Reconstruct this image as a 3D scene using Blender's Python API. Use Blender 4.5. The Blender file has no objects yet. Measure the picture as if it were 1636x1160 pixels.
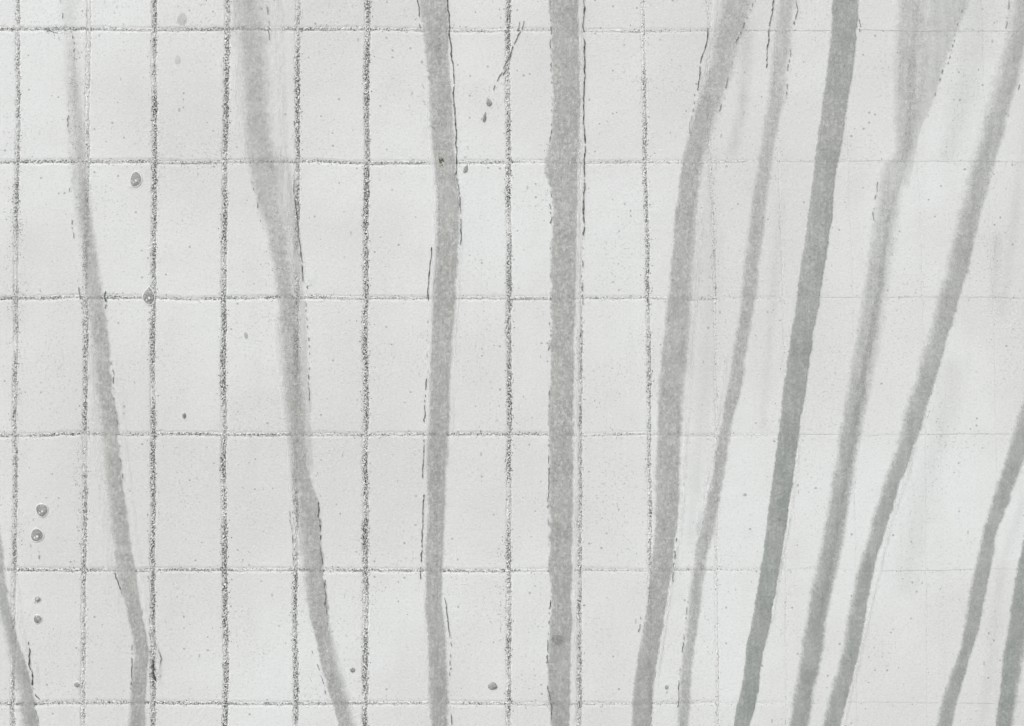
import bpy, math, random
import numpy as np

random.seed(7)
rng = np.random.default_rng(11)
S = bpy.context.scene
C = S.collection

# ------------------------------------------------------------------ camera, sky, sun, exposure
cam_data = bpy.data.cameras.new('camera')
cam = bpy.data.objects.new('camera', cam_data)
C.objects.link(cam)
S.camera = cam
CAM_D = 2.6
cam.location = (0.0, -CAM_D, 1.6)
cam.rotation_euler = (math.radians(90), 0, 0)
cam_data.sensor_fit = 'HORIZONTAL'
cam_data.sensor_width = 36.0
cam_data.lens = 36.0 * CAM_D / 1.636
cam_data.clip_start = 0.05
cam_data.clip_end = 400.0

SUN_EL, SUN_AZ = 48.0, -38.0         # elevation; azimuth left of the camera's line (degrees)
world = bpy.data.worlds.new('World')
S.world = world
world.use_nodes = True
wn, wl = world.node_tree.nodes, world.node_tree.links
bg = wn['Background']
sky = wn.new('ShaderNodeTexSky')
sky.sky_type = 'NISHITA'
sky.sun_disc = False
sky.sun_elevation = math.radians(SUN_EL)
sky.sun_rotation = math.radians(180 + SUN_AZ * -1)
sky.air_density = 1.0
sky.dust_density = 4.0
sky.ozone_density = 0.6
hs = wn.new('ShaderNodeHueSaturation')      # an overcast sky: nearly colourless
hs.inputs['Saturation'].default_value = 0.22
wl.new(sky.outputs[0], hs.inputs['Color'])
wl.new(hs.outputs[0], bg.inputs['Color'])
bg.inputs['Strength'].default_value = 0.10

sun_data = bpy.data.lights.new('sun', 'SUN')
sun_data.energy = 1.1
sun_data.angle = math.radians(14)
sun_data.color = (1.0, 0.985, 0.96)
sun = bpy.data.objects.new('sun', sun_data)
C.objects.link(sun)
# the light comes from up, left and behind the camera, fairly flat along the wall
sun.rotation_euler = (math.radians(90 - SUN_EL), 0, math.radians(SUN_AZ))
sun.location = (-3, -4, 6)

S.view_settings.view_transform = 'Standard'
S.view_settings.look = 'None'
S.view_settings.exposure = 0.47
S.view_settings.gamma = 1.0
S.view_settings.use_curve_mapping = False

# ------------------------------------------------------------------ helpers
def X(px): return (px - 818.0) / 1000.0
def Z(py): return 1.6 + (580.0 - py) / 1000.0

def smooth_noise(n_or_t, step, seed):
    """1-D value noise sampled at positions t (mm), cell size step, range -1..1"""
    t = np.asarray(n_or_t, dtype=float) / step
    r = np.random.default_rng(seed).uniform(-1, 1, 8192)
    i = np.floor(t).astype(int)
    f = t - i
    f = f * f * (3 - 2 * f)
    return r[i % 8192] * (1 - f) + r[(i + 1) % 8192] * f

def mesh_obj(name, verts, faces, mat, parent=None, loc=(0, 0, 0), attrs=None, smooth=True, kind=None):
    me = bpy.data.meshes.new(name)
    me.from_pydata([tuple(v) for v in verts], [], [tuple(f) for f in faces])
    if attrs:
        for k, vals in attrs.items():
            a = me.attributes.new(k, 'FLOAT', 'POINT')
            a.data.foreach_set('value', np.asarray(vals, dtype=np.float32))
    if smooth:
        me.polygons.foreach_set('use_smooth', [True] * len(me.polygons))
    me.materials.append(mat)
    me.update()
    o = bpy.data.objects.new(name, me)
    C.objects.link(o)
    o.location = loc
    if parent: o.parent = parent
    if kind: o['kind'] = kind
    return o

def thing(name, label, cat, loc=(0, 0, 0), group=None):
    o = bpy.data.objects.new(name, None)
    C.objects.link(o)
    o.empty_display_size = 0.05
    o.location = loc
    o['label'] = label
    o['category'] = cat
    if group: o['group'] = group
    return o

class NT:
    """small node-graph writer"""
    def __init__(s, name):
        s.m = bpy.data.materials.new(name)
        s.m.use_nodes = True
        s.t = s.m.node_tree
        s.b = s.t.nodes['Principled BSDF']
        g = s.t.nodes.new('ShaderNodeNewGeometry')
        s.pos = g.outputs['Position']
    def put(s, sock, v):
        if hasattr(v, 'is_linked') or isinstance(v, bpy.types.NodeSocket): s.t.links.new(v, sock)
        elif isinstance(v, (tuple, list)) and len(v) == 3 and sock.type == 'RGBA': sock.default_value = (*v, 1)
        else: sock.default_value = v
    def math(s, op, a, b=0.0, c=0.0, clamp=False):
        n = s.t.nodes.new('ShaderNodeMath'); n.operation = op; n.use_clamp = clamp
        s.put(n.inputs[0], a); s.put(n.inputs[1], b); s.put(n.inputs[2], c)
        return n.outputs[0]
    def scale(s, sx, sy, sz, rot=(0, 0, 0)):
        n = s.t.nodes.new('ShaderNodeMapping')
        s.put(n.inputs['Vector'], s.pos); n.inputs['Scale'].default_value = (sx, sy, sz)
        n.inputs['Rotation'].default_value = rot
        return n.outputs[0]
    def noise(s, scale, detail=2.0, rough=0.5, vec=None, dist=0.0):
        n = s.t.nodes.new('ShaderNodeTexNoise')
        s.put(n.inputs['Vector'], vec if vec is not None else s.pos)
        n.inputs['Scale'].default_value = scale; n.inputs['Detail'].default_value = detail
        n.inputs['Roughness'].default_value = rough; n.inputs['Distortion'].default_value = dist
        return n.outputs['Fac']
    def voronoi(s, scale, vec=None, rnd=1.0):
        n = s.t.nodes.new('ShaderNodeTexVoronoi')
        s.put(n.inputs['Vector'], vec if vec is not None else s.pos)
        n.inputs['Scale'].default_value = scale; n.inputs['Randomness'].default_value = rnd
        sp = s.t.nodes.new('ShaderNodeSeparateColor'); s.t.links.new(n.outputs['Color'], sp.inputs[0])
        return n.outputs['Distance'], sp.outputs[0], sp.outputs[1]
    def mr(s, v, a, b, c=0.0, d=1.0, smooth=True):
        n = s.t.nodes.new('ShaderNodeMapRange')
        n.interpolation_type = 'SMOOTHSTEP' if smooth else 'LINEAR'
        s.put(n.inputs['Value'], v)
        for k, q in zip(('From Min', 'From Max', 'To Min', 'To Max'), (a, b, c, d)): s.put(n.inputs[k], q)
        return n.outputs[0]
    def mix(s, f, a, b, mode='MIX'):
        n = s.t.nodes.new('ShaderNodeMix'); n.data_type = 'RGBA'; n.blend_type = mode
        s.put(n.inputs[0], f); s.put(n.inputs[6], a); s.put(n.inputs[7], b)
        return n.outputs[2]
    def attr(s, name):
        n = s.t.nodes.new('ShaderNodeAttribute'); n.attribute_name = name
        return n.outputs['Fac']
    def bump(s, h, strength, dist):
        n = s.t.nodes.new('ShaderNodeBump')
        n.inputs['Strength'].default_value = strength; n.inputs['Distance'].default_value = dist
        s.put(n.inputs['Height'], h)
        s.t.links.new(n.outputs[0], s.b.inputs['Normal'])
    def set(s, color=None, rough=None, spec=None, alpha=None):
        if color is not None: s.put(s.b.inputs['Base Color'], color)
        if rough is not None: s.put(s.b.inputs['Roughness'], rough)
        if spec is not None: s.put(s.b.inputs['Specular IOR Level'], spec)
        if alpha is not None: s.put(s.b.inputs['Alpha'], alpha)
        return s.m

# ------------------------------------------------------------------ materials
def tile_material():
    t = NT('white_tile')
    base = t.mix(t.mr(t.noise(1.9, 3, .55), .36, .66), (.69, .70, .69), (.775, .80, .80))
    base = t.mix(t.mr(t.noise(5.5, 4, .6), .5, .8, 0, .5), base, (.70, .715, .69))
    info = t.t.nodes.new('ShaderNodeObjectInfo')
    base = t.mix(t.mr(info.outputs['Random'], 0, 1, 0.0, .07), base, (.60, .61, .60))
    # grime that drifted over the coat
    base = t.mix(t.mr(t.noise(14, 5, .6), .52, .78, 0, .16), base, (.56, .565, .555))
    base = t.mix(t.mr(t.noise(1.0, 5, .55, vec=t.scale(30, 30, 2.2)), .5, .75, 0, .12), base, (.58, .59, .57))
    # grain
    base = t.mix(t.mr(t.noise(300, 2, .6), .50, .70, 0, .20), base, (.36, .37, .36))
    base = t.mix(t.mr(t.noise(230, 2, .7, vec=t.scale(1, 1, 1.7, (0, .6, 0))), .52, .68, 0, .42), base, (.90, .91, .91))
    patch = t.mr(t.noise(9, 4, .6), .42, .66)
    g0 = t.math('MULTIPLY', t.mr(t.noise(210, 2, .8), .58, .66), patch)
    base = t.mix(t.math('MULTIPLY', g0, .42), base, (.20, .21, .20))
    # pits and specks, few and of all sizes
    d, r, g = t.voronoi(105)
    sp = t.math('LESS_THAN', d, t.mr(r, .62, 1.0, 0.0, .20))
    base = t.mix(t.math('MULTIPLY', sp, t.mr(g, 0, 1, .10, .55)), base, (.22, .23, .22))
    d2, r2, g2 = t.voronoi(45, vec=t.scale(1.6, 1, .8, (0, .5, 0)))
    dd = t.math('ADD', d2, t.math('MULTIPLY', t.noise(400, 2), .12))
    sp2 = t.math('LESS_THAN', dd, t.mr(r2, .86, 1.0, .04, .19))
    base = t.mix(t.math('MULTIPLY', sp2, .42), base, (.24, .25, .24))
    h = t.math('ADD', t.noise(300, 3, .6), t.math('MULTIPLY', t.noise(110, 2), .8))
    h = t.math('ADD', h, t.math('MULTIPLY', t.noise(24, 2), 1.6))
    h = t.math('SUBTRACT', h, t.math('MULTIPLY', sp, .7))
    t.bump(h, .5, .0008)
    return t.set(base, t.mr(t.noise(60, 3), .3, .7, .42, .62), .35)

def joint_material():
    t = NT('gritty_joint')
    di = t.attr('dirt')
    white = t.mix(t.noise(200, 2), (.70, .71, .70), (.80, .81, .81))
    g1 = t.noise(430, 3, .75, dist=.4)
    dark = t.mix(t.mr(g1, .42, .53), (.028, .036, .031), (.44, .45, .44))
    dark = t.mix(t.mr(t.noise(360, 2, .7, vec=t.scale(1, 1, .8, (0, .9, 0))), .47, .60), dark, (.84, .85, .84))
    k = t.math('ADD', di, t.math('MULTIPLY', t.math('SUBTRACT', t.noise(170, 3, .8), .5), 1.9))
    k = t.mr(k, .25, 1.05)
    t.bump(g1, .6, .0012)
    return t.set(t.mix(k, white, dark), .75, .25)

def film_material():
    t = NT('grey_wet_run')
    u, sl, sr, dk, cool = (t.attr(k) for k in ('u', 'sl', 'sr', 'dk', 'cool'))
    n = t.math('SUBTRACT', t.noise(260, 3, .7), .5)
    n = t.math('ADD', n, t.math('MULTIPLY', t.math('SUBTRACT', t.noise(70, 2), .5), .6))
    uu = t.math('ADD', u, t.math('MULTIPLY', n, t.math('ADD', .10, t.math('MULTIPLY', sl, .6))))
    uv = t.math('ADD', t.math('SUBTRACT', 1.0, u), t.math('MULTIPLY', n, t.math('ADD', .10, t.math('MULTIPLY', sr, .6))))
    ea = t.mr(uu, .0, t.math('ADD', sl, .02))
    eb = t.mr(uv, .0, t.math('ADD', sr, .02))
    a = t.math('MULTIPLY', ea, eb)
    st = t.noise(1.0, 4, .6, vec=t.scale(120, 60, 9))
    a = t.math('MULTIPLY', a, t.mr(st, .32, .66, .70, 1.0))
    a = t.math('MULTIPLY', a, t.mr(t.noise(1.0, 3, .6, vec=t.scale(26, 20, 12)), .3, .6, .84, 1.0))
    a = t.math('MULTIPLY', a, t.mr(t.noise(230, 2, .75), .40, .62, 1.0, .72))
    a = t.math('MULTIPLY', a, dk, clamp=True)
    c1 = t.mix(t.mr(t.noise(22, 3), .3, .7), (.45, .45, .44), (.55, .55, .54))
    c2 = t.mix(t.mr(t.noise(22, 3), .3, .7), (.32, .35, .33), (.41, .435, .42))
    col = t.mix(cool, c1, c2)
    col = t.mix(t.mr(t.noise(200, 3, .75, vec=t.scale(1, 1, .65)), .50, .60, 0, t.mr(cool, 0, .8, .62, .16)), col, (.74, .75, .74))
    col = t.mix(t.mr(t.noise(190, 3, .75), .52, .66, 0, t.mr(cool, 0, .8, .50, .22)), col, (.20, .21, .20))
    t.bump(t.math('ADD', t.noise(280, 3, .6), t.noise(90, 2)), .5, .0009)
    return t.set(col, .28, .5, a)

def band_material():  # bright bands beside the runs: highlights of the relief, put into the colour
    t = NT('painted_highlight')
    u, dk = t.attr('u'), t.attr('dk')
    n = t.math('MULTIPLY', t.math('SUBTRACT', t.noise(200, 3, .7), .5), .25)
    e = t.math('MULTIPLY', t.mr(t.math('ADD', u, n), .05, .4), t.mr(t.math('ADD', t.math('SUBTRACT', 1.0, u), n), .05, .4))
    a = t.math('MULTIPLY', e, t.math('MULTIPLY', dk, t.mr(t.noise(1.0, 3, .6, vec=t.scale(90, 60, 16)), .35, .65, .15, .75)), clamp=True)
    t.bump(t.noise(200, 3), .4, .0008)
    return t.set((.85, .86, .86), .5, .3, a)

def edge_material():
    t = NT('dark_dried_edge')
    c = t.mix(t.mr(t.noise(160, 3, .7), .42, .6), (.06, .065, .06), (.34, .35, .34))
    return t.set(c, .7, .3)

def plain(name, col, rough=.6, spec=.3, var=.12, sc=60):
    t = NT(name)
    c = t.mix(t.mr(t.noise(sc, 4, .6), .3, .7, 0, 1), tuple(v * (1 - var) for v in col), tuple(min(1, v * (1 + var)) for v in col))
    t.bump(t.noise(sc * 3, 3), .4, .001)
    return t.set(c, rough, spec)

def drop_material():
    t = NT('grey_water_drop')
    c = t.mix(t.mr(t.noise(260, 3, .7), .40, .62), (.26, .265, .26), (.44, .445, .435))
    c = t.mix(t.mr(t.noise(230, 2, .7), .60, .68), c, (.72, .72, .70))
    t.bump(t.noise(220, 2), .5, .001)
    return t.set(c, .22, .5, t.math('MULTIPLY', t.attr('dk'), 1.0))

M_tile, M_joint, M_film, M_band, M_edge = tile_material(), joint_material(), film_material(), band_material(), edge_material()
M_drop = drop_material()
M_core = plain('wall_core_cement', (.30, .31, .30))
M_ground = plain('wet_paving', (.22, .22, .21), .5, .3, .2, 14)
M_rim = plain('pale_drop_rim', (.80, .81, .80), .4, .4, .05)
M_dgrit = plain('dark_grit', (.06, .068, .063), .8, .2, .4, 200)
M_lgrit = plain('pale_grit', (.78, .79, .78), .7, .3, .1, 200)
M_moss = plain('moss', (.15, .15, .07), .9, .1, .3, 200)

# ------------------------------------------------------------------ ground
gv = [(-60, -60, 0), (60, -60, 0), (60, 60, 0), (-60, 60, 0)]
g = mesh_obj('ground', gv, [(0, 1, 2, 3)], M_ground, smooth=False)
g['kind'] = 'structure'

# ------------------------------------------------------------------ the tiled wall
wall = thing('tiled_wall', 'white wall of upright oblong tiles with gritty dark joints, behind all the wet grey runs', 'wall', (0, 0, 0))

# joint lines: x at the photo's top, middle and foot
vl = [(30, 25, 20), (142, 136, 133), (248, 244, 245), (363, 357, 360), (476, 473, 472), (588, 584, 584), (703, 698, 698),
      (812, 813, 813), (922, 927, 926), (1026, 1037, 1038), (1130, 1144, 1147), (1235, 1254, 1257)]
VD = [.80, .86, 1.0, 1.12, .92, 1.12, .5, .96, .82, .74, .42, .16]
for k in range(1, 6):
    vl.insert(0, (30 - 113 * k, 25 - 113 * k, 20 - 113 * k)); VD.insert(0, .8)
for k in range(1, 9):
    vl.append((1235 + 111 * k, 1254 + 112 * k, 1257 + 112 * k)); VD.append(.07)
HY = [48 - 216 * 2, 48 - 216, 48, 259, 476, 694, 911, 1123, 1339, 1555, 1771, 1987, 2190]
PY0, PY1 = HY[0], 2180.0
LX0, LX1 = vl[0][1], vl[-1][1]

def vx(k, py):
    a, b, c = vl[k]
    py = np.asarray(py, float)
    q = np.clip(py, -150, 1300)
    x = np.where(q < 580, a + (b - a) * q / 580.0, b + (c - b) * (q - 580) / 580.0)
    return x + smooth_noise(py + 5000, 70, 100 + k) * 1.3 + smooth_noise(py + 5000, 14, 300 + k) * .6

def hy(j, px):
    px = np.asarray(px, float)
    return HY[j] + smooth_noise(px + 5000, 90, 500 + j) * 1.6 + smooth_noise(px + 5000, 15, 700 + j) * .5 \
        + (px - 818) * (0.003 if j == 2 else 0.0)

def h_dirt(px):
    return np.interp(px, [-600, 0, 300, 600, 900, 1150, 1250, 1400, 2400], [.88, .88, .86, .80, .62, .46, .24, .12, .08])

core = [(X(LX0), .010, 0), (X(LX1), .010, 0), (X(LX1), .24, 0), (X(LX0), .24, 0)]
zt = Z(PY0)
core += [(x, y, zt) for x, y, _ in core]
mesh_obj('wall_core', core, [(0, 1, 5, 4), (1, 2, 6, 5), (2, 3, 7, 6), (3, 0, 4, 7), (4, 5, 6, 7), (0, 3, 2, 1)], M_core, wall, smooth=False)

# tiles, one object each, with chipped uneven edges
ncol, nrow = len(vl) - 1, len(HY) - 1
for j in range(nrow):
    for k in range(ncol):
        y0, y1 = HY[j], HY[j + 1]
        cx = .5 * (vl[k][1] + vl[k + 1][1]); cy = .5 * (y0 + y1)
        gv_l = .1 + 2.9 * VD[k]; gv_r = .1 + 2.9 * VD[k + 1]
        gh = .05 + 1.6 * float(h_dirt(cx))
        relief = max(.03, .70 * min(1, float(h_dirt(cx)) * 1.6 - .15))
        per = []
        ys = np.linspace(y0, y1, 50); xs0 = np.linspace(0, 1, 27)
        lx, rx = vx(k, ys) + gv_l, vx(k + 1, ys) - gv_r
        xt = vx(k, y0) + gv_l + xs0 * (vx(k + 1, y0) - gv_r - vx(k, y0) - gv_l)
        xb = vx(k, y1) + gv_l + xs0 * (vx(k + 1, y1) - gv_r - vx(k, y1) - gv_l)
        top = [(x, y) for x, y in zip(xt, hy(j, xt) + gh)]
        bot = [(x, y) for x, y in zip(xb, hy(j + 1, xb) - gh)]
        ya, yb = top[0][1], bot[0][1]
        left = [(x, ya + (yb - ya) * t) for x, t in zip(lx, np.linspace(0, 1, 50))]
        ya, yb = top[-1][1], bot[-1][1]
        right = [(x, ya + (yb - ya) * t) for x, t in zip(rx, np.linspace(0, 1, 50))]
        per = top[:-1] + right[:-1] + bot[:0:-1] + left[:0:-1]
        per = np.array(per)
        n = len(per)
        ctr = np.array([cx, cy])
        side = np.concatenate([np.full(len(top) - 1, (y1 - y0) / 2), np.full(49, (vl[k + 1][1] - vl[k][1]) / 2),
                               np.full(len(bot) - 1, (y1 - y0) / 2), np.full(49, (vl[k + 1][1] - vl[k][1]) / 2)])
        chip = rng.uniform(0, 1, n) ** 2 * 3.0 * relief
        hz = side > (y1 - y0) / 2 - 1          # top and foot edges are worn soft
        wear = np.where(hz, 3.0, 1.4)
        mid = ctr + (per - ctr) * (1 - (chip + .2) / side)[:, None]
        inn = ctr + (mid - ctr) * (1 - (wear + rng.uniform(0, 1.6, n)) / side)[:, None]
        tilt = rng.uniform(-.004, .004, 2) * (.1 + min(1, relief * 1.3))
        def P(a, d):
            return [((p[0] - cx) / 1000, d + (p[0] - cx) / 1000 * tilt[0] + (p[1] - cy) / 1000 * tilt[1], -(p[1] - cy) / 1000) for p in a]
        verts = P(per, .0098) + P(mid, .0007 * relief) + P(inn, 0.0) + [(0, 0, 0)]
        faces = []
        for a in range(n):
            b = (a + 1) % n
            faces += [(a, b, n + b, n + a), (n + a, n + b, 2 * n + b, 2 * n + a), (2 * n + a, 2 * n + b, 3 * n)]
        faces = [f[::-1] for f in faces]
        mesh_obj('tile', verts, faces, M_tile, wall, (X(cx), 0, Z(cy)), smooth=False)

# joints: rough mortar strips just below the tile faces
def joint(pts, dirt, halfw, along):
    """pts: (n,2) photo-mm centre line, along = 'v' or 'h'"""
    n = len(pts); m = 9
    w = np.linspace(-halfw, halfw, m)
    j = rng.uniform(-.5, .5, (n, m))
    PXs = np.zeros((n, m)); PYs = np.zeros((n, m))
    if along == 'v':
        PXs[:] = pts[:, 0:1] + w[None] + j; PYs[:] = pts[:, 1:2] + rng.uniform(-.4, .4, (n, m))
    else:
        PYs[:] = pts[:, 1:2] + w[None] + j; PXs[:] = pts[:, 0:1] + rng.uniform(-.4, .4, (n, m))
    edge = 1 - (np.abs(w) / halfw)[None] ** 2
    low = (.0002 if along == 'h' else 0.0) + .0006 * (1 - np.clip(dirt[:, None] * 2.2, 0, 1))
    rough = rng.uniform(-1, 1, (n, m))
    dd = .0003 + low - edge * .0004 - rough * (.0001 + (.0008 if along == 'v' else .0004) * np.clip(dirt[:, None], 0, 1)) * edge + .0009 * (1 - edge)
    verts = np.stack([(PXs - 818) / 1000, dd, 1.6 + (580 - PYs) / 1000], -1).reshape(-1, 3)
    faces = []
    for a in range(n - 1):
        o = a * m
        for b in range(m - 1):
            faces.append((o + b, o + b + 1, o + m + b + 1, o + m + b) if along == 'h' else (o + m + b, o + m + b + 1, o + b + 1, o + b))
    dv = np.clip(dirt[:, None] * (.25 + .75 * edge), 0, 1.2)
    mesh_obj('mortar_joint', verts, faces, M_joint, wall, attrs={'dirt': dv.reshape(-1)}, smooth=False)

VS = np.arange(PY0, PY1, 1.7)
v_strength = {}
for k in range(len(vl)):
    far = vl[k][1] < -120 or vl[k][1] > 1760
    ys = VS if not far else VS[::4]
    d = VD[k] * (1 + .38 * smooth_noise(ys + 5000, 38, 900 + k) + .16 * smooth_noise(ys + 5000, 8, 950 + k))
    if k == 6: d *= np.interp(ys, [-100, 60, 200, 500], [.3, .3, .7, 1.0])          # second joint in view, faint at the top
    if k == 5: d *= np.interp(ys, [180, 260, 300, 400, 440, 520, 600], [.9, 1.15, 1.2, .8, .5, .9, 1])
    if k == 13: d *= np.interp(ys, [0, 400, 560, 1200], [.45, .45, 1, 1.1])
    joint(np.stack([vx(k, ys), ys], 1), d, 2.8 + 2.1 * VD[k], 'v')
    v_strength[k] = (ys, d)
for j in range(len(HY) - 1):
    if j == 0: continue
    far = HY[j] < -20 or HY[j] > 1180
    xs = np.arange(LX0, LX1, 1.7 if not far else 6.0)
    d = h_dirt(xs) * (1 + .4 * smooth_noise(xs + 5000, 45, 1100 + j) + .15 * smooth_noise(xs + 5000, 9, 1150 + j))
    joint(np.stack([xs, hy(j, xs)], 1), d, 4.4, 'h')

# loose grit clinging to and around the joints (nobody could count it)
OCT_V = np.array([(1, 0, 0), (-1, 0, 0), (0, 1, 0), (0, -1, 0), (0, 0, 1), (0, 0, -1)], float)
OCT_F = [(0, 2, 4), (2, 1, 4), (1, 3, 4), (3, 0, 4), (2, 0, 5), (1, 2, 5), (3, 1, 5), (0, 3, 5)]
def grit(name, pts, sizes, mat, stretch=None):
    vs, fs = [], []
    for i, ((px, py), s) in enumerate(zip(pts, sizes)):
        a = rng.uniform(0, 6.28); q = rng.uniform(.6, 1.5) if stretch is None else stretch
        c, si = math.cos(a), math.sin(a)
        sc = np.array([s * q, s * .45, s / q]) * rng.uniform(.75, 1.25, 3)
        v = OCT_V * sc / 1000
        vx_, vz_ = v[:, 0] * c - v[:, 2] * si, v[:, 0] * si + v[:, 2] * c
        b = len(vs)
        for a_, y_, b_ in zip(vx_, v[:, 1], vz_): vs.append((X(px) + a_, y_ - .0003, Z(py) + b_))
        fs += [tuple(t + b for t in f) for f in OCT_F]
    return mesh_obj(name, vs, fs, mat, wall, smooth=False, kind='stuff')

dp, ds, lp, ls = [], [], [], []
for k in range(5, len(vl)):
    if vl[k][1] > 1660: break
    ys, d = v_strength[k]
    for y, s in zip(ys, d):
        if not -30 < y < 1190: continue
        for _ in range(4):
            if rng.uniform() < .46 * s:
                dp.append((float(vx(k, y)) + rng.normal(0, 3.1), y + rng.uniform(-1, 1))); ds.append(rng.uniform(.3, .9) * (.55 + .45 * s))
        if rng.uniform() < .9 * s:
            lp.append((float(vx(k, y)) + rng.normal(0, 3.4), y + rng.uniform(-1, 1))); ls.append(rng.uniform(.4, 1.2))
for j in range(2, 8):
    for x in np.arange(-30, 1680, 1.7):
        s = float(h_dirt(x))
        for _ in range(2):
            if rng.uniform() < .5 * s:
                dp.append((x, float(hy(j, x)) + rng.normal(0, 2.9))); ds.append(rng.uniform(.25, .75))
        if rng.uniform() < .4 * s:
            lp.append((x, float(hy(j, x)) + rng.normal(0, 2.4))); ls.append(rng.uniform(.3, .9))
# frayed patches where the coat has broken up
for cx, cy, rx, ry, n in [(25, 360, 14, 90, 190), (28, 470, 26, 40, 110), (26, 620, 9, 110, 130), (125, 780, 9, 90, 110), (585, 955, 14, 18, 60),
                          (605, 940, 16, 10, 24), (100, 50, 30, 12, 50), (118, 130, 9, 80, 80), (120, 260, 12, 70, 60), (800, 980, 12, 50, 40), (1190, 150, 7, 50, 22),
                          (1590, 410, 9, 45, 26), (495, 455, 8, 14, 24), (247, 1060, 9, 34, 90), (765, 690, 18, 8, 26), (470, 1000, 8, 20, 40), (800, 900, 9, 50, 30),
                          (745, 240, 8, 36, 14), (30, 840, 12, 40, 40), (170, 1030, 60, 60, 16), (1490, 760, 45, 70, 60), (1500, 660, 35, 50, 25), (950, 640, 50, 60, 30), (920, 260, 8, 14, 10)]:
    for _ in range(n):
        dp.append((rng.normal(cx, rx * .5), rng.normal(cy, ry * .5))); ds.append(rng.uniform(.25, .75))
        if rng.uniform() < .4:
            lp.append((rng.normal(cx, rx * .5), rng.normal(cy, ry * .5))); ls.append(rng.uniform(.3, 1.0))
for _ in range(1500):                                    # strays all over the tiles
    dp.append((rng.uniform(-20, 1660), rng.uniform(-20, 1180))); ds.append(rng.uniform(.25, .55) * (1.7 if rng.uniform() < .12 else 1))
grit('dark_grit', dp, ds, M_dgrit)
grit('pale_grit', lp, ls, M_lgrit)

# ------------------------------------------------------------------ wet runs
def smooth_interp(ys, kp, col):
    """interpolate column col of key rows kp at ys with rounded corners"""
    y = np.array([q[0] for q in kp], float); v = np.array([q[col] for q in kp], float)
    acc = np.zeros_like(ys)
    for o, w in ((-14, .18), (-6, .22), (0, .2), (6, .22), (14, .18)): acc += w * np.interp(ys + o, y, v)
    return acc

def ribbon(name, parent, kp, mat, dk, seed, sl=.2, sr=.2, cool=0.0, jl=1.0, jr=1.0, height=.0013, lift=.0004, step=2.5, m=15):
    """kp rows: (y, x_left, x_right); dk, sl, sr, cool, jl, jr: number or [(y, value)...]"""
    y0, y1 = kp[0][0], kp[-1][0]
    ys = np.arange(y0, y1 + step, step)
    n = len(ys)
    def val(p): return np.full(n, float(p)) if not isinstance(p, list) else np.interp(ys, [q[0] for q in p], [q[1] for q in p])
    DK, SL, SR, CO, JL, JR = (val(p) for p in (dk, sl, sr, cool, jl, jr))
    xl = smooth_interp(ys, kp, 1) + JL * (smooth_noise(ys + 5000, 30, seed) * 1.3 + smooth_noise(ys + 5000, 7, seed + 1) * .9)
    xr = smooth_interp(ys, kp, 2) + JR * (smooth_noise(ys + 5000, 27, seed + 2) * 1.3 + smooth_noise(ys + 5000, 7, seed + 3) * .9)
    wd_ = xr - xl
    if mat is M_film: xl, xr = xl - .8 - SL * .20 * wd_, xr + .8 + SR * .20 * wd_
    ext = 0.06
    u = np.linspace(-ext, 1 + ext, m)
    XX = xl[:, None] + (xr - xl)[:, None] * u[None]
    prof = np.sqrt(np.clip(np.sin(np.pi * (u + ext) / (1 + 2 * ext)), 0, 1))
    YY = -(lift + height * prof[None] * (.8 + .3 * smooth_noise(ys + 5000, 40, seed + 4))[:, None])
    verts = np.stack([(XX - 818) / 1000, np.broadcast_to(YY, XX.shape), np.broadcast_to((1.6 + (580 - ys) / 1000)[:, None], XX.shape)], -1).reshape(-1, 3)
    faces = []
    for a in range(n - 1):
        o = a * m
        for b in range(m - 1): faces.append((o + m + b, o + m + b + 1, o + b + 1, o + b))
    rep = lambda q: np.repeat(q, m)
    end = np.clip(np.minimum((ys - y0) / 25.0, (y1 - ys) / 25.0), 0, 1) if y0 > -100 else np.clip((y1 - ys) / 10.0, 0, 1)
    o = mesh_obj(name, verts, faces, mat, parent,
                 attrs={'u': np.tile(u, n), 'dk': rep(DK * end), 'sl': rep(SL), 'sr': rep(SR), 'cool': rep(CO)})
    return o

def dried_edge(parent, pts, seed, w=.8, gaps=.25):
    """a broken dark line: short irregular raised slivers strung along pts (y, x)"""
    ys = np.arange(pts[0][0], pts[-1][0], 1.6)
    xs = np.interp(ys, [p[0] for p in pts], [p[1] for p in pts]) + smooth_noise(ys + 5000, 9, seed) * .9 + smooth_noise(ys + 5000, 26, seed + 3) * .9 + smooth_noise(ys + 5000, 3.5, seed + 5) * (.4 + gaps * 1.8)
    amp = smooth_noise(ys + 5000, 16, seed + 1) * .5 + smooth_noise(ys + 5000, 4, seed + 2) * .8
    wd = np.clip(w * (amp + 1 - gaps * 2.6), 0, None) * .72
    vs, fs = [], []
    prev = None
    for y, x, q in zip(ys, xs, wd):
        if q < .10: prev = None; continue
        b = len(vs)
        h = (.5 + q * .5) / 1000
        vs += [(X(x - q), -.0004, Z(y)), (X(x), -.0014 - h * .6, Z(y)), (X(x + q), -.0004, Z(y))]
        if prev is not None:
            fs += [(prev, b, b + 1, prev + 1), (prev + 1, b + 1, b + 2, prev + 2)]
        prev = b
    fs = [f for f in fs]
    if fs:
        o = mesh_obj('dried_edge', vs, fs, M_edge, parent, smooth=False)
        o['kind'] = 'stuff'          # slivers a millimetre wide, joined along one edge

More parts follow.
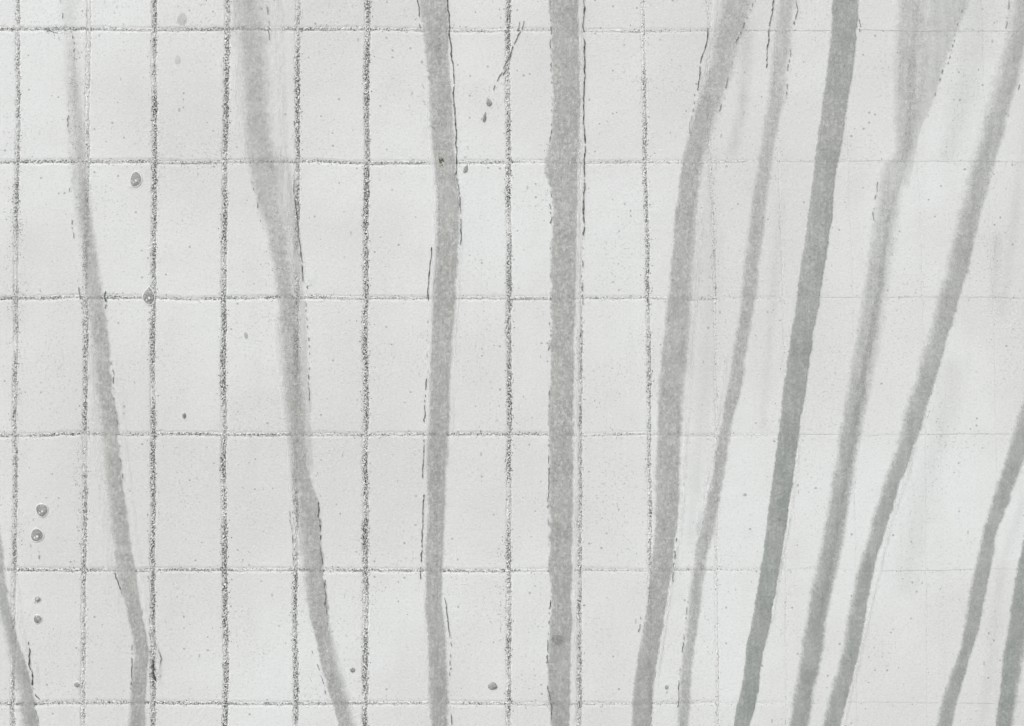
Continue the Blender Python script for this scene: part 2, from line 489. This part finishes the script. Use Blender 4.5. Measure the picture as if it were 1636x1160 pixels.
RUNS = []
GROUP = 'grey wet runs trickling down the white tiles'
def run(label, kp, **kw):
    first, last = kp[0], kp[-1]
    kp = list(kp)
    if first[0] <= 5:      # carries on above the picture, up to the top of the wall
        dx = (kp[1][1] - kp[0][1]) / max(1, kp[1][0] - kp[0][0]) * .6
        kp.insert(0, (-378, first[1] - dx * 378 * .6, first[2] - dx * 378 * .6))
    if last[0] >= 1155:    # and down to the ground
        p = kp[-3]
        s = (last[1] - p[1]) / (last[0] - p[0])
        kp.append((1500, last[1] + s * 300, last[2] + s * 300))
        kp.append((2165, last[1] + s * 420, last[2] + s * 420))
    t = thing('wet_run', label, 'water run', (0, 0, 0), GROUP)
    seed = 2000 + 17 * len(RUNS)
    ribbon('water_film', t, kp, M_film, seed=seed, **kw)
    RUNS.append(t)
    return t

T = run('short wet run entering at the lower left corner with a frayed dark right edge',
        [(640, -48, -28), (780, -36, -12), (870, -25, 4), (920, -20, 8), (960, -10, 14), (1000, 2, 24), (1040, 10, 34), (1080, 22, 47), (1100, 26, 53), (1130, 30, 58), (1165, 34, 62)],
        dk=[(640, .6), (900, .75), (1160, .85)], sl=.55, sr=[(640, .3), (1160, .12)], cool=[(800, .1), (1160, .5)])
ribbon('highlight_band', T, [(890, 8, 26), (960, 17, 36), (1040, 34, 48), (1090, 50, 60)], M_band, .5, 5001)
dried_edge(T, [(1025, 46), (1045, 48), (1062, 47), (1075, 52), (1095, 52)], 1, 1.5, .1)
dried_edge(T, [(1098, 53), (1112, 58), (1118, 66)], 2, .9, .15)
dried_edge(T, [(1135, 57), (1150, 61), (1160, 60)], 3, .8, .2)
dried_edge(T, [(980, 41), (1005, 43)], 4, .5, .3)
ribbon('highlight_band', T, [(1045, 50, 60), (1085, 54, 66), (1110, 54, 64)], M_band, .45, 5003)

T = run('soft edged wet run nearest the left, kinking right just above the picture foot',
        [(45, 98, 126), (120, 102, 130), (200, 107, 135), (290, 113, 144), (350, 119, 150), (400, 128, 155), (480, 136, 166), (560, 146, 177), (620, 150, 180),
         (650, 155, 184), (700, 160, 189), (760, 165, 196), (800, 170, 200), (870, 180, 210), (920, 186, 218), (960, 197, 224), (1000, 208, 231),
         (1040, 215, 238), (1065, 213, 236), (1100, 207, 233), (1160, 206, 234)],
        dk=[(45, .22), (110, .38), (200, .52), (330, .68), (420, .82), (560, .86), (900, .9), (1160, .92)], sl=[(0, .6), (800, .5), (950, .25)], sr=[(0, .5), (430, .35), (560, .15), (1160, .15)],
        cool=[(900, 0), (1160, .35)], jr=[(500, 1), (560, 2.4), (760, 2.4), (800, 1)])
ribbon('highlight_band', T, [(540, 132, 150), (650, 138, 157), (760, 147, 167), (870, 158, 182), (930, 165, 190), (990, 190, 206)], M_band, .6, 5005)
ribbon('highlight_band', T, [(560, 180, 192), (680, 189, 204), (900, 217, 228), (1000, 232, 242)], M_band, .35, 5007)
dried_edge(T, [(465, 168), (475, 167), (482, 169)], 5, 1.6, 0)
dried_edge(T, [(486, 170), (493, 168)], 6, 1.2, 0)
dried_edge(T, [(560, 176), (600, 182), (640, 182), (670, 187), (720, 191), (770, 197)], 7, .7, .34)
dried_edge(T, [(915, 184), (930, 188), (950, 196)], 8, 1.0, .2)
dried_edge(T, [(300, 111), (360, 114), (420, 121), (470, 127), (520, 133), (570, 134)], 9, .5, .38)
dried_edge(T, [(110, 104), (160, 107), (220, 110), (270, 112)], 10, .5, .36)
dried_edge(T, [(1005, 236), (1020, 243), (1035, 251), (1050, 257), (1062, 254)], 11, .6, .15)
dried_edge(T, [(1054, 244), (1066, 243), (1078, 245), (1089, 249)], 12, 2.6, 0)
dried_edge(T, [(1066, 256), (1080, 255), (1090, 257)], 13, .7, .2)
dried_edge(T, [(1030, 211), (1070, 211), (1110, 208)], 14, .4, .3)
ribbon('highlight_band', T, [(1000, 233, 244), (1025, 240, 256), (1060, 247, 262), (1100, 248, 258)], M_band, .7, 5009, height=.002)

T = run('broad pale wet run with white highlight bands at its top, second from the left',
        [(0, 368, 430), (50, 372, 432), (120, 380, 434), (200, 388, 437), (260, 396, 442), (300, 402, 446), (340, 415, 448), (380, 427, 458), (440, 436, 466),
         (476, 440, 472), (540, 447, 478), (600, 451, 483), (650, 455, 486), (700, 459, 489), (760, 464, 496), (800, 469, 508), (860, 477, 514), (920, 484, 519),
         (960, 489, 522), (1000, 500, 528), (1050, 510, 540), (1100, 524, 556), (1160, 540, 570)],
        dk=[(0, .62), (150, .66), (300, .66), (476, .78), (700, .82), (1160, .85)], sl=[(0, .45), (300, .2), (500, .4), (900, .4), (1000, .1)], sr=[(0, .5), (400, .45), (700, .35), (820, .1), (980, .1), (1050, .6)],
        cool=[(600, 0), (1160, .3)], jr=[(760, 1), (800, 2), (980, 2), (1000, 1)])
ribbon('pale_margin', T, [(240, 425, 460), (350, 440, 476), (430, 455, 483), (500, 462, 488), (600, 470, 494), (700, 478, 498), (760, 485, 503)], M_film, .30, 5011, sl=.3, sr=.15, height=.0005)
ribbon('highlight_band', T, [(-100, 424, 448), (60, 428, 458), (150, 428, 462), (250, 432, 468), (340, 446, 478), (400, 458, 484), (460, 470, 490)], M_band, .7, 5013, height=.0012)
ribbon('highlight_band', T, [(-60, 362, 376), (60, 364, 382), (160, 368, 392), (240, 380, 400), (270, 392, 404)], M_band, .6, 5015)
ribbon('highlight_band', T, [(500, 432, 450), (600, 440, 456), (800, 462, 474), (900, 474, 486)], M_band, .6, 5017)
dried_edge(T, [(280, 468), (310, 470), (340, 474), (360, 476), (400, 480), (450, 485)], 15, .9, .12)
dried_edge(T, [(470, 487), (500, 489), (540, 494), (580, 494), (640, 493)], 16, .7, .36)
dried_edge(T, [(290, 402), (310, 409), (340, 412), (355, 416), (370, 421)], 17, .6, .22)
dried_edge(T, [(798, 507), (830, 510), (870, 512), (910, 517), (950, 519), (985, 522), (1005, 524)], 18, 1.7, .28)
dried_edge(T, [(1040, 499), (1055, 506), (1075, 512), (1090, 516), (1110, 521)], 19, .6, .2)
dried_edge(T, [(815, 463), (850, 465), (890, 468), (915, 470)], 20, .5, .28)
dried_edge(T, [(10, 428), (40, 430), (75, 431)], 21, .5, .3)

T = run('even grey wet run bulging right, thin dark line down its upper right edge',
        [(0, 669, 714), (60, 676, 716), (100, 681, 717), (140, 683, 720), (200, 686, 725), (250, 692, 727), (290, 695, 730), (330, 700, 735), (365, 700, 735), (400, 697, 733),
         (450, 692, 729), (500, 690, 727), (560, 688, 722), (620, 686, 719), (694, 682, 717), (750, 681, 715), (800, 683, 712), (870, 680, 710), (920, 678, 708),
         (960, 679, 705), (1000, 681, 710), (1050, 684, 714), (1100, 686, 716), (1160, 687, 717)],
        dk=[(0, .80), (200, .92), (1160, .92)], sl=.16, sr=[(0, .1), (600, .2), (1160, .25)], cool=[(500, .05), (900, .3), (1160, .4)])
dried_edge(T, [(-60, 708), (0, 714), (30, 717), (60, 718), (100, 722), (130, 725), (160, 724), (200, 727), (240, 729), (280, 729)], 22, 1.0, 0)
dried_edge(T, [(285, 731), (310, 734), (340, 737), (370, 737), (392, 735)], 23, .8, .1)
dried_edge(T, [(-20, 664), (10, 669), (45, 671)], 24, .8, .2)
dried_edge(T, [(85, 672), (100, 674), (150, 677), (180, 677), (216, 687)], 25, .6, .42)
dried_edge(T, [(395, 689), (420, 687), (440, 685), (480, 684)], 26, .9, .02)
dried_edge(T, [(495, 683), (560, 682), (600, 681)], 27, .7, .4)
dried_edge(T, [(605, 681), (640, 679), (675, 677)], 28, .9, .1)
dried_edge(T, [(700, 677), (740, 676), (765, 676)], 29, .7, .12)
dried_edge(T, [(790, 677), (830, 675), (865, 674), (895, 673), (925, 672)], 30, .8, .06)
dried_edge(T, [(955, 711), (985, 715), (1015, 718), (1032, 720)], 31, .8, .06)
dried_edge(T, [(1045, 719), (1080, 719)], 32, .6, .3)
dried_edge(T, [(1140, 720), (1158, 721)], 33, .8, .1)
ribbon('highlight_band', T, [(160, 676, 690), (260, 684, 698), (330, 688, 704), (400, 689, 701), (480, 685, 695), (600, 681, 691), (760, 677, 686)], M_band, .8, 5019)
ribbon('highlight_band', T, [(300, 726, 742), (400, 731, 741), (520, 722, 732), (700, 716, 726)], M_band, .4, 5021, height=.0005)
ribbon('highlight_band', T, [(900, 672, 683), (1000, 674, 686), (1160, 680, 690)], M_band, .5, 5023)

T = run('widest straight wet run with beaded left edge and dark line set off its right',
        [(0, 877, 924), (40, 879, 926), (100, 881, 926), (160, 883, 927), (200, 882, 926), (240, 876, 925), (262, 868, 923), (288, 871, 922), (302, 881, 921), (350, 881, 922),
         (400, 879, 922), (476, 880, 920), (540, 879, 918), (600, 877, 917), (694, 876, 916), (760, 878, 916), (840, 877, 915), (900, 876, 914), (940, 880, 913),
         (1000, 878, 914), (1040, 876, 912), (1100, 876, 912), (1160, 880, 910)],
        dk=.95, sl=.10, sr=.14, cool=[(500, .1), (900, .25), (1160, .45)], jl=1.5)
dried_edge(T, [(-60, 877), (40, 879), (100, 880), (160, 882), (210, 881), (235, 877)], 34, .9, .3)
dried_edge(T, [(300, 880), (400, 879), (500, 879), (560, 877)], 35, .8, .33)
dried_edge(T, [(620, 876), (760, 876), (860, 876), (920, 877)], 36, .7, .36)
dried_edge(T, [(950, 879), (980, 877), (1040, 876), (1060, 874)], 37, .9, .3)
dried_edge(T, [(1095, 875), (1115, 879), (1130, 880), (1150, 879)], 38, 1.0, .1)
dried_edge(T, [(-60, 931), (0, 933), (40, 932), (70, 934), (130, 933), (200, 932), (240, 934), (290, 934)], 39, 1.1, 0)
dried_edge(T, [(292, 934), (310, 931), (335, 932), (360, 934), (376, 932)], 40, 1.3, 0)
dried_edge(T, [(390, 931), (440, 931), (500, 929), (560, 927)], 41, .7, .32)
ribbon('highlight_band', T, [(-60, 919, 935), (120, 922, 936), (300, 917, 935), (476, 916, 932), (700, 913, 929), (900, 911, 926), (1165, 907, 924)], M_band, .92, 5025, height=.0008)

T = run('sweeping wet run, wide at the top, curving down left beside the straight one',
        [(0, 1150, 1206), (40, 1141, 1194), (80, 1135, 1181), (120, 1127, 1170), (160, 1113, 1155), (200, 1105, 1142), (240, 1093, 1128), (290, 1085, 1119), (340, 1078, 1115),
         (400, 1073, 1111), (450, 1069, 1108), (500, 1063, 1105), (560, 1057, 1100), (600, 1051, 1095), (640, 1050, 1093), (700, 1050, 1090), (760, 1047, 1087),
         (800, 1045, 1085), (850, 1045, 1080), (880, 1042, 1077), (920, 1038, 1073), (960, 1034, 1065), (1000, 1028, 1058), (1040, 1020, 1053), (1100, 1012, 1045), (1160, 1008, 1038)],
        dk=[(0, .56), (120, .66), (240, .82), (1160, .9)], sl=[(0, .3), (250, .12)], sr=[(0, .3), (200, .4), (600, .3), (850, .12)], cool=[(700, .1), (1160, .5)])
dried_edge(T, [(45, 1131), (70, 1127), (95, 1120), (120, 1119), (145, 1114)], 42, .9, .05)
dried_edge(T, [(150, 1110), (175, 1107), (215, 1101)], 43, .6, .2)
dried_edge(T, [(5, 1203), (35, 1190), (60, 1179), (100, 1170), (150, 1158), (180, 1148)], 44, .4, .26)
dried_edge(T, [(860, 1080), (890, 1077), (930, 1074)], 45, 1.2, .25)
dried_edge(T, [(985, 1024), (1000, 1022), (1010, 1020)], 46, .9, .15)
ribbon('highlight_band', T, [(-20, 1140, 1154), (60, 1128, 1142), (150, 1108, 1122), (230, 1090, 1102)], M_band, .7, 5027)
ribbon('highlight_band', T, [(330, 1112, 1128), (500, 1103, 1116), (700, 1089, 1101), (850, 1082, 1093), (1000, 1056, 1066), (1100, 1044, 1054)], M_band, .6, 5029)

T = run('narrow speckled wet run leaning down left just right of the sweeping run',
        [(0, 1241, 1271), (40, 1237, 1266), (100, 1230, 1260), (150, 1226, 1255), (200, 1217, 1244), (240, 1213, 1237), (290, 1204, 1229), (340, 1197, 1223), (400, 1190, 1217),
         (476, 1182, 1208), (540, 1173, 1197), (600, 1164, 1188), (650, 1155, 1177), (694, 1147, 1166), (750, 1137, 1158), (800, 1127, 1149), (850, 1114, 1139), (900, 1107, 1129),
         (940, 1101, 1123), (1000, 1096, 1115), (1060, 1088, 1107), (1100, 1085, 1103), (1160, 1082, 1100)],
        dk=[(0, .42), (180, .54), (400, .70), (620, .86), (800, .80), (1000, .65), (1160, .72)], sl=.3, sr=.3, cool=[(700, .1), (1160, .4)])
dried_edge(T, [(-30, 1238), (0, 1236), (45, 1229), (75, 1226), (108, 1223)], 47, .9, .06)
dried_edge(T, [(0, 1272), (15, 1274), (40, 1268)], 48, .9, .15)
dried_edge(T, [(78, 1263), (110, 1259), (160, 1256)], 49, .5, .2)
dried_edge(T, [(960, 1098), (990, 1095), (1030, 1092), (1080, 1084), (1130, 1083)], 50, .7, .3)
ribbon('highlight_band', T, [(700, 1131, 1144), (780, 1119, 1132), (860, 1103, 1114)], M_band, .4, 5031)
ribbon('highlight_band', T, [(560, 1155, 1168), (694, 1136, 1149)], M_band, .6, 5033)

T = run('darkest clean edged wet run leaning down left, right of the narrow speckled one',
        [(0, 1330, 1372), (60, 1327, 1368), (120, 1320, 1361), (200, 1309, 1349), (250, 1302, 1340), (290, 1298, 1333), (340, 1292, 1330), (400, 1283, 1322), (476, 1273, 1309),
         (540, 1264, 1298), (600, 1254, 1289), (650, 1249, 1282), (700, 1242, 1275), (760, 1234, 1268), (800, 1228, 1261), (850, 1223, 1254), (900, 1217, 1247), (960, 1206, 1236),
         (1010, 1197, 1227), (1040, 1192, 1219), (1100, 1184, 1211), (1160, 1172, 1198)],
        dk=1.12, sl=.08, sr=.10, cool=[(0, .65), (200, .5), (600, .8), (1160, 1.0)], jl=.7, jr=.8)
ribbon('highlight_band', T, [(640, 1282, 1292), (800, 1261, 1270), (1000, 1228, 1236)], M_band, .5, 5035)
dried_edge(T, [(25, 1373), (60, 1373)], 51, .6, .2)

T = run('streaky double wet run, faint and spread at the top, firm grey below',
        [(0, 1434, 1482), (60, 1427, 1484), (120, 1425, 1478), (200, 1427, 1468), (245, 1427, 1456), (262, 1407, 1450), (290, 1403, 1446), (350, 1393, 1437), (400, 1385, 1431),
         (450, 1378, 1423), (500, 1372, 1416), (560, 1364, 1405), (600, 1355, 1397), (650, 1347, 1385), (700, 1338, 1374), (760, 1330, 1366), (800, 1324, 1358), (860, 1311, 1348),
         (920, 1300, 1337), (960, 1292, 1328), (1000, 1285, 1320), (1060, 1275, 1311), (1100, 1268, 1302), (1160, 1258, 1290)],
        dk=[(0, .46), (250, .46), (400, .50), (600, .62), (800, .82), (1160, .95)], sl=.3, sr=[(0, .4), (500, .5), (800, .25)], cool=[(300, .25), (700, .5), (1160, .9)])
ribbon('side_film', T, [(-378, 1500, 1590), (0, 1474, 1550), (60, 1474, 1528), (95, 1468, 1512), (130, 1464, 1502), (160, 1460, 1492), (185, 1455, 1478), (230, 1448, 1466), (300, 1436, 1452)],
       M_film, [(-378, .42), (100, .38), (300, .2)], 5037, sl=.3, sr=.12, cool=.3, height=.0006, lift=.0009)
ribbon('inner_streak', T, [(0, 1456, 1470), (120, 1450, 1462), (250, 1440, 1450), (350, 1414, 1422), (476, 1396, 1408), (600, 1372, 1384), (800, 1338, 1350), (1000, 1300, 1312)],
       M_film, [(0, .12), (300, .2), (500, .4), (1000, .3)], 5039, sl=.4, sr=.4, cool=.5, height=.0008, lift=.0012)
dried_edge(T, [(15, 1536), (50, 1528), (100, 1515), (118, 1504), (150, 1494), (165, 1492), (180, 1484), (215, 1474)], 52, .3, .26)
dried_edge(T, [(290, 1402), (340, 1395), (360, 1395)], 53, .4, .25)

T = run('long slanting wet run from the upper right corner with twice stepped right edge',
        [(0, 1616, 1655), (50, 1607, 1648), (80, 1598, 1640), (130, 1583, 1628), (180, 1571, 1612), (230, 1558, 1600), (290, 1541, 1582), (340, 1530, 1568), (400, 1515, 1555),
         (450, 1503, 1541), (500, 1491, 1526), (560, 1474, 1509), (600, 1462, 1496), (650, 1447, 1481), (690, 1436, 1471), (705, 1433, 1462), (740, 1422, 1452), (756, 1414, 1446),
         (770, 1410, 1438), (810, 1398, 1427), (850, 1388, 1414), (880, 1378, 1403), (920, 1366, 1394), (1000, 1352, 1380), (1060, 1340, 1368), (1100, 1328, 1357), (1160, 1312, 1342)],
        dk=[(0, .58), (200, .64), (500, .76), (1160, .95)], sl=[(0, .5), (600, .45), (900, .35)], sr=[(0, .3), (500, .12)], cool=[(0, .3), (600, .5), (1160, .95)])
ribbon('highlight_band', T, [(690, 1462, 1474), (760, 1442, 1454), (850, 1413, 1424), (1000, 1379, 1389), (1165, 1341, 1351)], M_band, .6, 5041)
dried_edge(T, [(0, 1612), (45, 1607)], 54, .5, .2)
dried_edge(T, [(135, 1628), (160, 1622), (190, 1608)], 55, .4, .25)

T = run('wet run entering from the right edge halfway down and slanting to the picture foot',
        [(400, 1700, 1735), (560, 1660, 1692), (640, 1632, 1664), (690, 1618, 1650), (730, 1606, 1637), (760, 1597, 1627), (800, 1584, 1612), (850, 1568, 1592), (900, 1557, 1584),
         (960, 1546, 1573), (1000, 1539, 1564), (1040, 1532, 1554), (1065, 1524, 1545), (1080, 1518, 1540), (1110, 1506, 1532), (1160, 1494, 1521)],
        dk=[(400, .5), (700, .78), (1040, .95), (1160, .75)], sl=.3, sr=.18, cool=[(600, .6), (1160, .85)])

T = run('dark wet run cut by the lower right edge of the picture',
        [(560, 1720, 1760), (760, 1668, 1708), (830, 1642, 1680), (880, 1630, 1667), (940, 1619, 1657), (1000, 1610, 1646), (1060, 1601, 1634), (1100, 1597, 1628), (1160, 1590, 1618)],
        dk=[(560, .8), (900, 1.1)], sl=.16, sr=.4, cool=1.0)

# faint damp traces
GP = 'faint damp traces on the white tiles'
def trace(label, kp, dk, seed, **kw):
    t = ribbon('damp_trace', None, kp, M_film, dk, seed, sl=kw.get('sl', .5), sr=kw.get('sr', .5), cool=.3, height=.0003, lift=.0005)
    t['label'] = label; t['category'] = 'damp trace'; t['group'] = GP
trace('faint upright damp trace just right of the sweeping grey run', [(230, 1112, 1150), (400, 1112, 1160), (600, 1106, 1150), (760, 1096, 1130), (880, 1090, 1112)], .12, 6001)
trace('faint damp trace at the top between the sweeping run and the narrow run', [(20, 1172, 1212), (90, 1178, 1206), (180, 1172, 1196), (260, 1150, 1180)], .20, 6003)
trace('broad faint damp trace right of the stepped edge of the long slanting run', [(560, 1500, 1560), (680, 1484, 1532), (760, 1450, 1512), (850, 1430, 1490), (960, 1420, 1470)], .09, 6005)
trace('small faint damp trace high near the right edge of the picture', [(360, 1582, 1606), (430, 1580, 1602), (500, 1574, 1592)], .14, 6007)
trace('short faint damp trace at the very top left above the soft edged run', [(-200, 86, 136), (0, 92, 132), (60, 98, 126)], .22, 6009)
trace('wide very faint damp trace filling the upper right corner beside the double run', [(-300, 1540, 1610), (40, 1520, 1600), (160, 1510, 1570), (260, 1490, 1530)], .14, 6011)

trace('faint upright haze between the narrow run and the darkest run', [(300, 1236, 1262), (700, 1206, 1226)], .10, 6013)
trace('faint blurred streak on the right margin, above the run entering from the right', [(40, 1655, 1690), (300, 1612, 1640), (520, 1586, 1612)], .10, 6015)
trace('faint blurred damp streak between the two lowest right hand runs', [(760, 1640, 1660), (900, 1590, 1612), (1165, 1556, 1580)], .10, 6017)

# ------------------------------------------------------------------ drops
GD = 'grey water drops standing on the white tiles'
def drop(px, py, w, h, label, pointed=0.0, dk=.9, rim=True, ang=0.0):
    t = thing('water_drop', label, 'water drop', (X(px), 0, Z(py)), GD)
    n = 28
    ca, sa = math.cos(ang), math.sin(ang)
    out = []
    for i in range(n):
        a = 2 * math.pi * i / n
        x = math.sin(a) * w / 2; z = math.cos(a) * h / 2
        if z > 0: x *= 1 - pointed * (z / (h / 2)) ** 1.2 ; z *= 1 + .45 * pointed
        r = 1 + .05 * math.sin(3 * a + px)
        x, z = x * r, z * r
        out.append(((x * ca - z * sa) / 1000, (x * sa + z * ca) / 1000))
    vs, fs = [], []
    levels = [(1.0, .0006), (.93, .0009), (.78, .0013), (.5, .0016), (.2, .0018)]
    for s, d in levels:
        vs += [(x * s, -d, z * s) for x, z in out]
    vs.append((0, -.0018, 0))
    for l in range(len(levels) - 1):
        for i in range(n):
            j = (i + 1) % n
            fs.append((l * n + i, l * n + j, (l + 1) * n + j, (l + 1) * n + i))
    for i in range(n): fs.append(((len(levels) - 1) * n + i, (len(levels) - 1) * n + (i + 1) % n, len(vs) - 1))
    mesh_obj('water_bead', vs, fs, M_drop, t, attrs={'dk': [dk] * len(vs)})
    if rim:
        vs, fs = [], []
        for s, d in ((1.0, .0006), (1.08, .0009), (1.16, .0003)):
            vs += [(x * s, -d, z * s) for x, z in out]
        for l in range(2):
            for i in range(n):
                j = (i + 1) % n
                fs.append((l * n + i, (l + 1) * n + i, (l + 1) * n + j, l * n + j))
        mesh_obj('rim', vs, fs, M_rim, t)
    # glints: highlights painted as small pale flecks on the bead
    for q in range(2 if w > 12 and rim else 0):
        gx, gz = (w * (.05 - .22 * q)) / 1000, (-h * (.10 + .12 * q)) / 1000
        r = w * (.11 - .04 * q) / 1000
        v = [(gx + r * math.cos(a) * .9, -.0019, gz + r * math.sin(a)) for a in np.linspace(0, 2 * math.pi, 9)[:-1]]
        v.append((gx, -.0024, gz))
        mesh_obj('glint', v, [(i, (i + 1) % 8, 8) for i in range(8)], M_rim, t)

drop(238, 474, 19, 24, 'large tear shaped drop hanging where a dark upright joint crosses a level one', .75, .95)
drop(217, 287, 17, 23, 'oval drop with a pale rim alone in a tile left of the dark third joint', .1, .5, ang=-.15)
drop(67, 815, 18, 20, 'upper and right hand one of the two big round drops at the left side', 0, .95, ang=.2)
drop(59, 855, 19, 20, 'lower left one of the two big round drops at the left side', 0, .95)
drop(60, 957, 9, 9, 'small drop above a larger one in the lower left tile', 0, .9)
drop(60, 989, 12, 13, 'medium round drop under a small one in the lower left tile', 0, .85)
drop(123, 1094, 9, 8, 'tiny pale drop left of the dark joint near the lower left corner', 0, .6)
drop(787, 1096, 15, 12, 'flat grey drop near the picture foot, between the bulging run and the widest run', 0, .8, rim=False)
drop(563, 1070, 8, 8, 'tiny drop beside the foot of the broad pale run', 0, .8, rim=False)
drop(291, 31, 16, 20, 'very faint oval drop mark near the top, left of the fourth joint', 0, .2, rim=False)
drop(284, 96, 9, 15, 'faint slender drop mark in the second row of tiles near the top left', 0, .16, rim=False)
drop(781, 164, 9, 13, 'small grey leaf shaped drop under the diagonal scratch', .6, .75, rim=False, ang=.3)
drop(774, 188, 6, 16, 'slender grey drop mark lowest under the diagonal scratch', .5, .7, rim=False, ang=-.15)
drop(744, 270, 7, 14, 'slender grey drop mark right of the bulging run, on the second level joint', .4, .55, rim=False, ang=-.3)
drop(294, 664, 6, 9, 'tiny dark drop just above the fourth level joint', 0, .9, rim=False)
drop(891, 1021, 22, 20, 'dark round blot inside the foot of the widest run', 0, .45, rim=False)
drop(1244, 830, 14, 14, 'dark round blot inside the darkest run two thirds of the way down', 0, .35, rim=False)
drop(393, 536, 6, 11, 'faint tiny oval drop mark between the fourth joint and the broad run', 0, .35, rim=False, ang=.2)
drop(1190, 790, 6, 4, 'tiny grey drop mark right of the narrow run, lower middle', 0, .45, rim=False)
drop(1065, 1098, 6, 7, 'tiny pale drop mark between the two runs near the foot of the picture', 0, .5, rim=False)

# moss fleck on the bulging run
pts = [(705 + rng.normal(0, 2.2), 256 + rng.normal(0, 3.2)) for _ in range(26)]
vs, fs = [], []
for (px, py) in pts:
    b = len(vs)
    v = OCT_V * rng.uniform(.5, 1.0) / 1000
    vs += [(X(px) + a[0], -.0021 + a[1] * .6, Z(py) + a[2] * 1.4) for a in v]
    fs += [tuple(t + b for t in f) for f in OCT_F]
o = mesh_obj('moss_fleck', vs, fs, M_moss, smooth=False)
o['label'] = 'tiny olive moss fleck on the bulging grey run at the second level joint'; o['category'] = 'moss'

# diagonal scratch near the top and other hair marks in the coat
def scratch(label, pts, seed, w=.6, gaps=.2):
    t = thing('scratch_mark', label, 'scratch', (0, 0, 0), 'scratches in the white coat')
    dried_edge(t, pts, seed, w, gaps)
    return t
T = scratch('broken diagonal scratch in two strokes near the top, left of the widest run', [(30, 838), (45, 834), (60, 826), (85, 815), (110, 803), (145, 787)], 70, .6, .22)
dried_edge(T, [(28, 832), (44, 830), (52, 822)], 71, .5, .3)
dried_edge(T, [(75, 820), (100, 812), (120, 802)], 72, .4, .3)
T = scratch('tangle of hair thin curls on the first level joint, above the soft edged run', [(44, 68), (50, 82), (53, 96)], 73, .5, .1)
for i, p in enumerate([[(36, 112), (46, 106), (52, 92)], [(0, 97), (14, 100), (30, 99)], [(46, 78), (52, 72)], [(60, 92), (66, 95)], [(56, 116), (80, 118), (96, 119)]]):
    dried_edge(T, p, 80 + i, .5, .2)
scratch('short dark nick standing alone high in the upper right', [(158, 1533), (168, 1522)], 90, .6, .1)
scratch('single upright hair scratch above the fifth level joint near the left edge', [(880, 61), (903, 62)], 91, .4, .1)
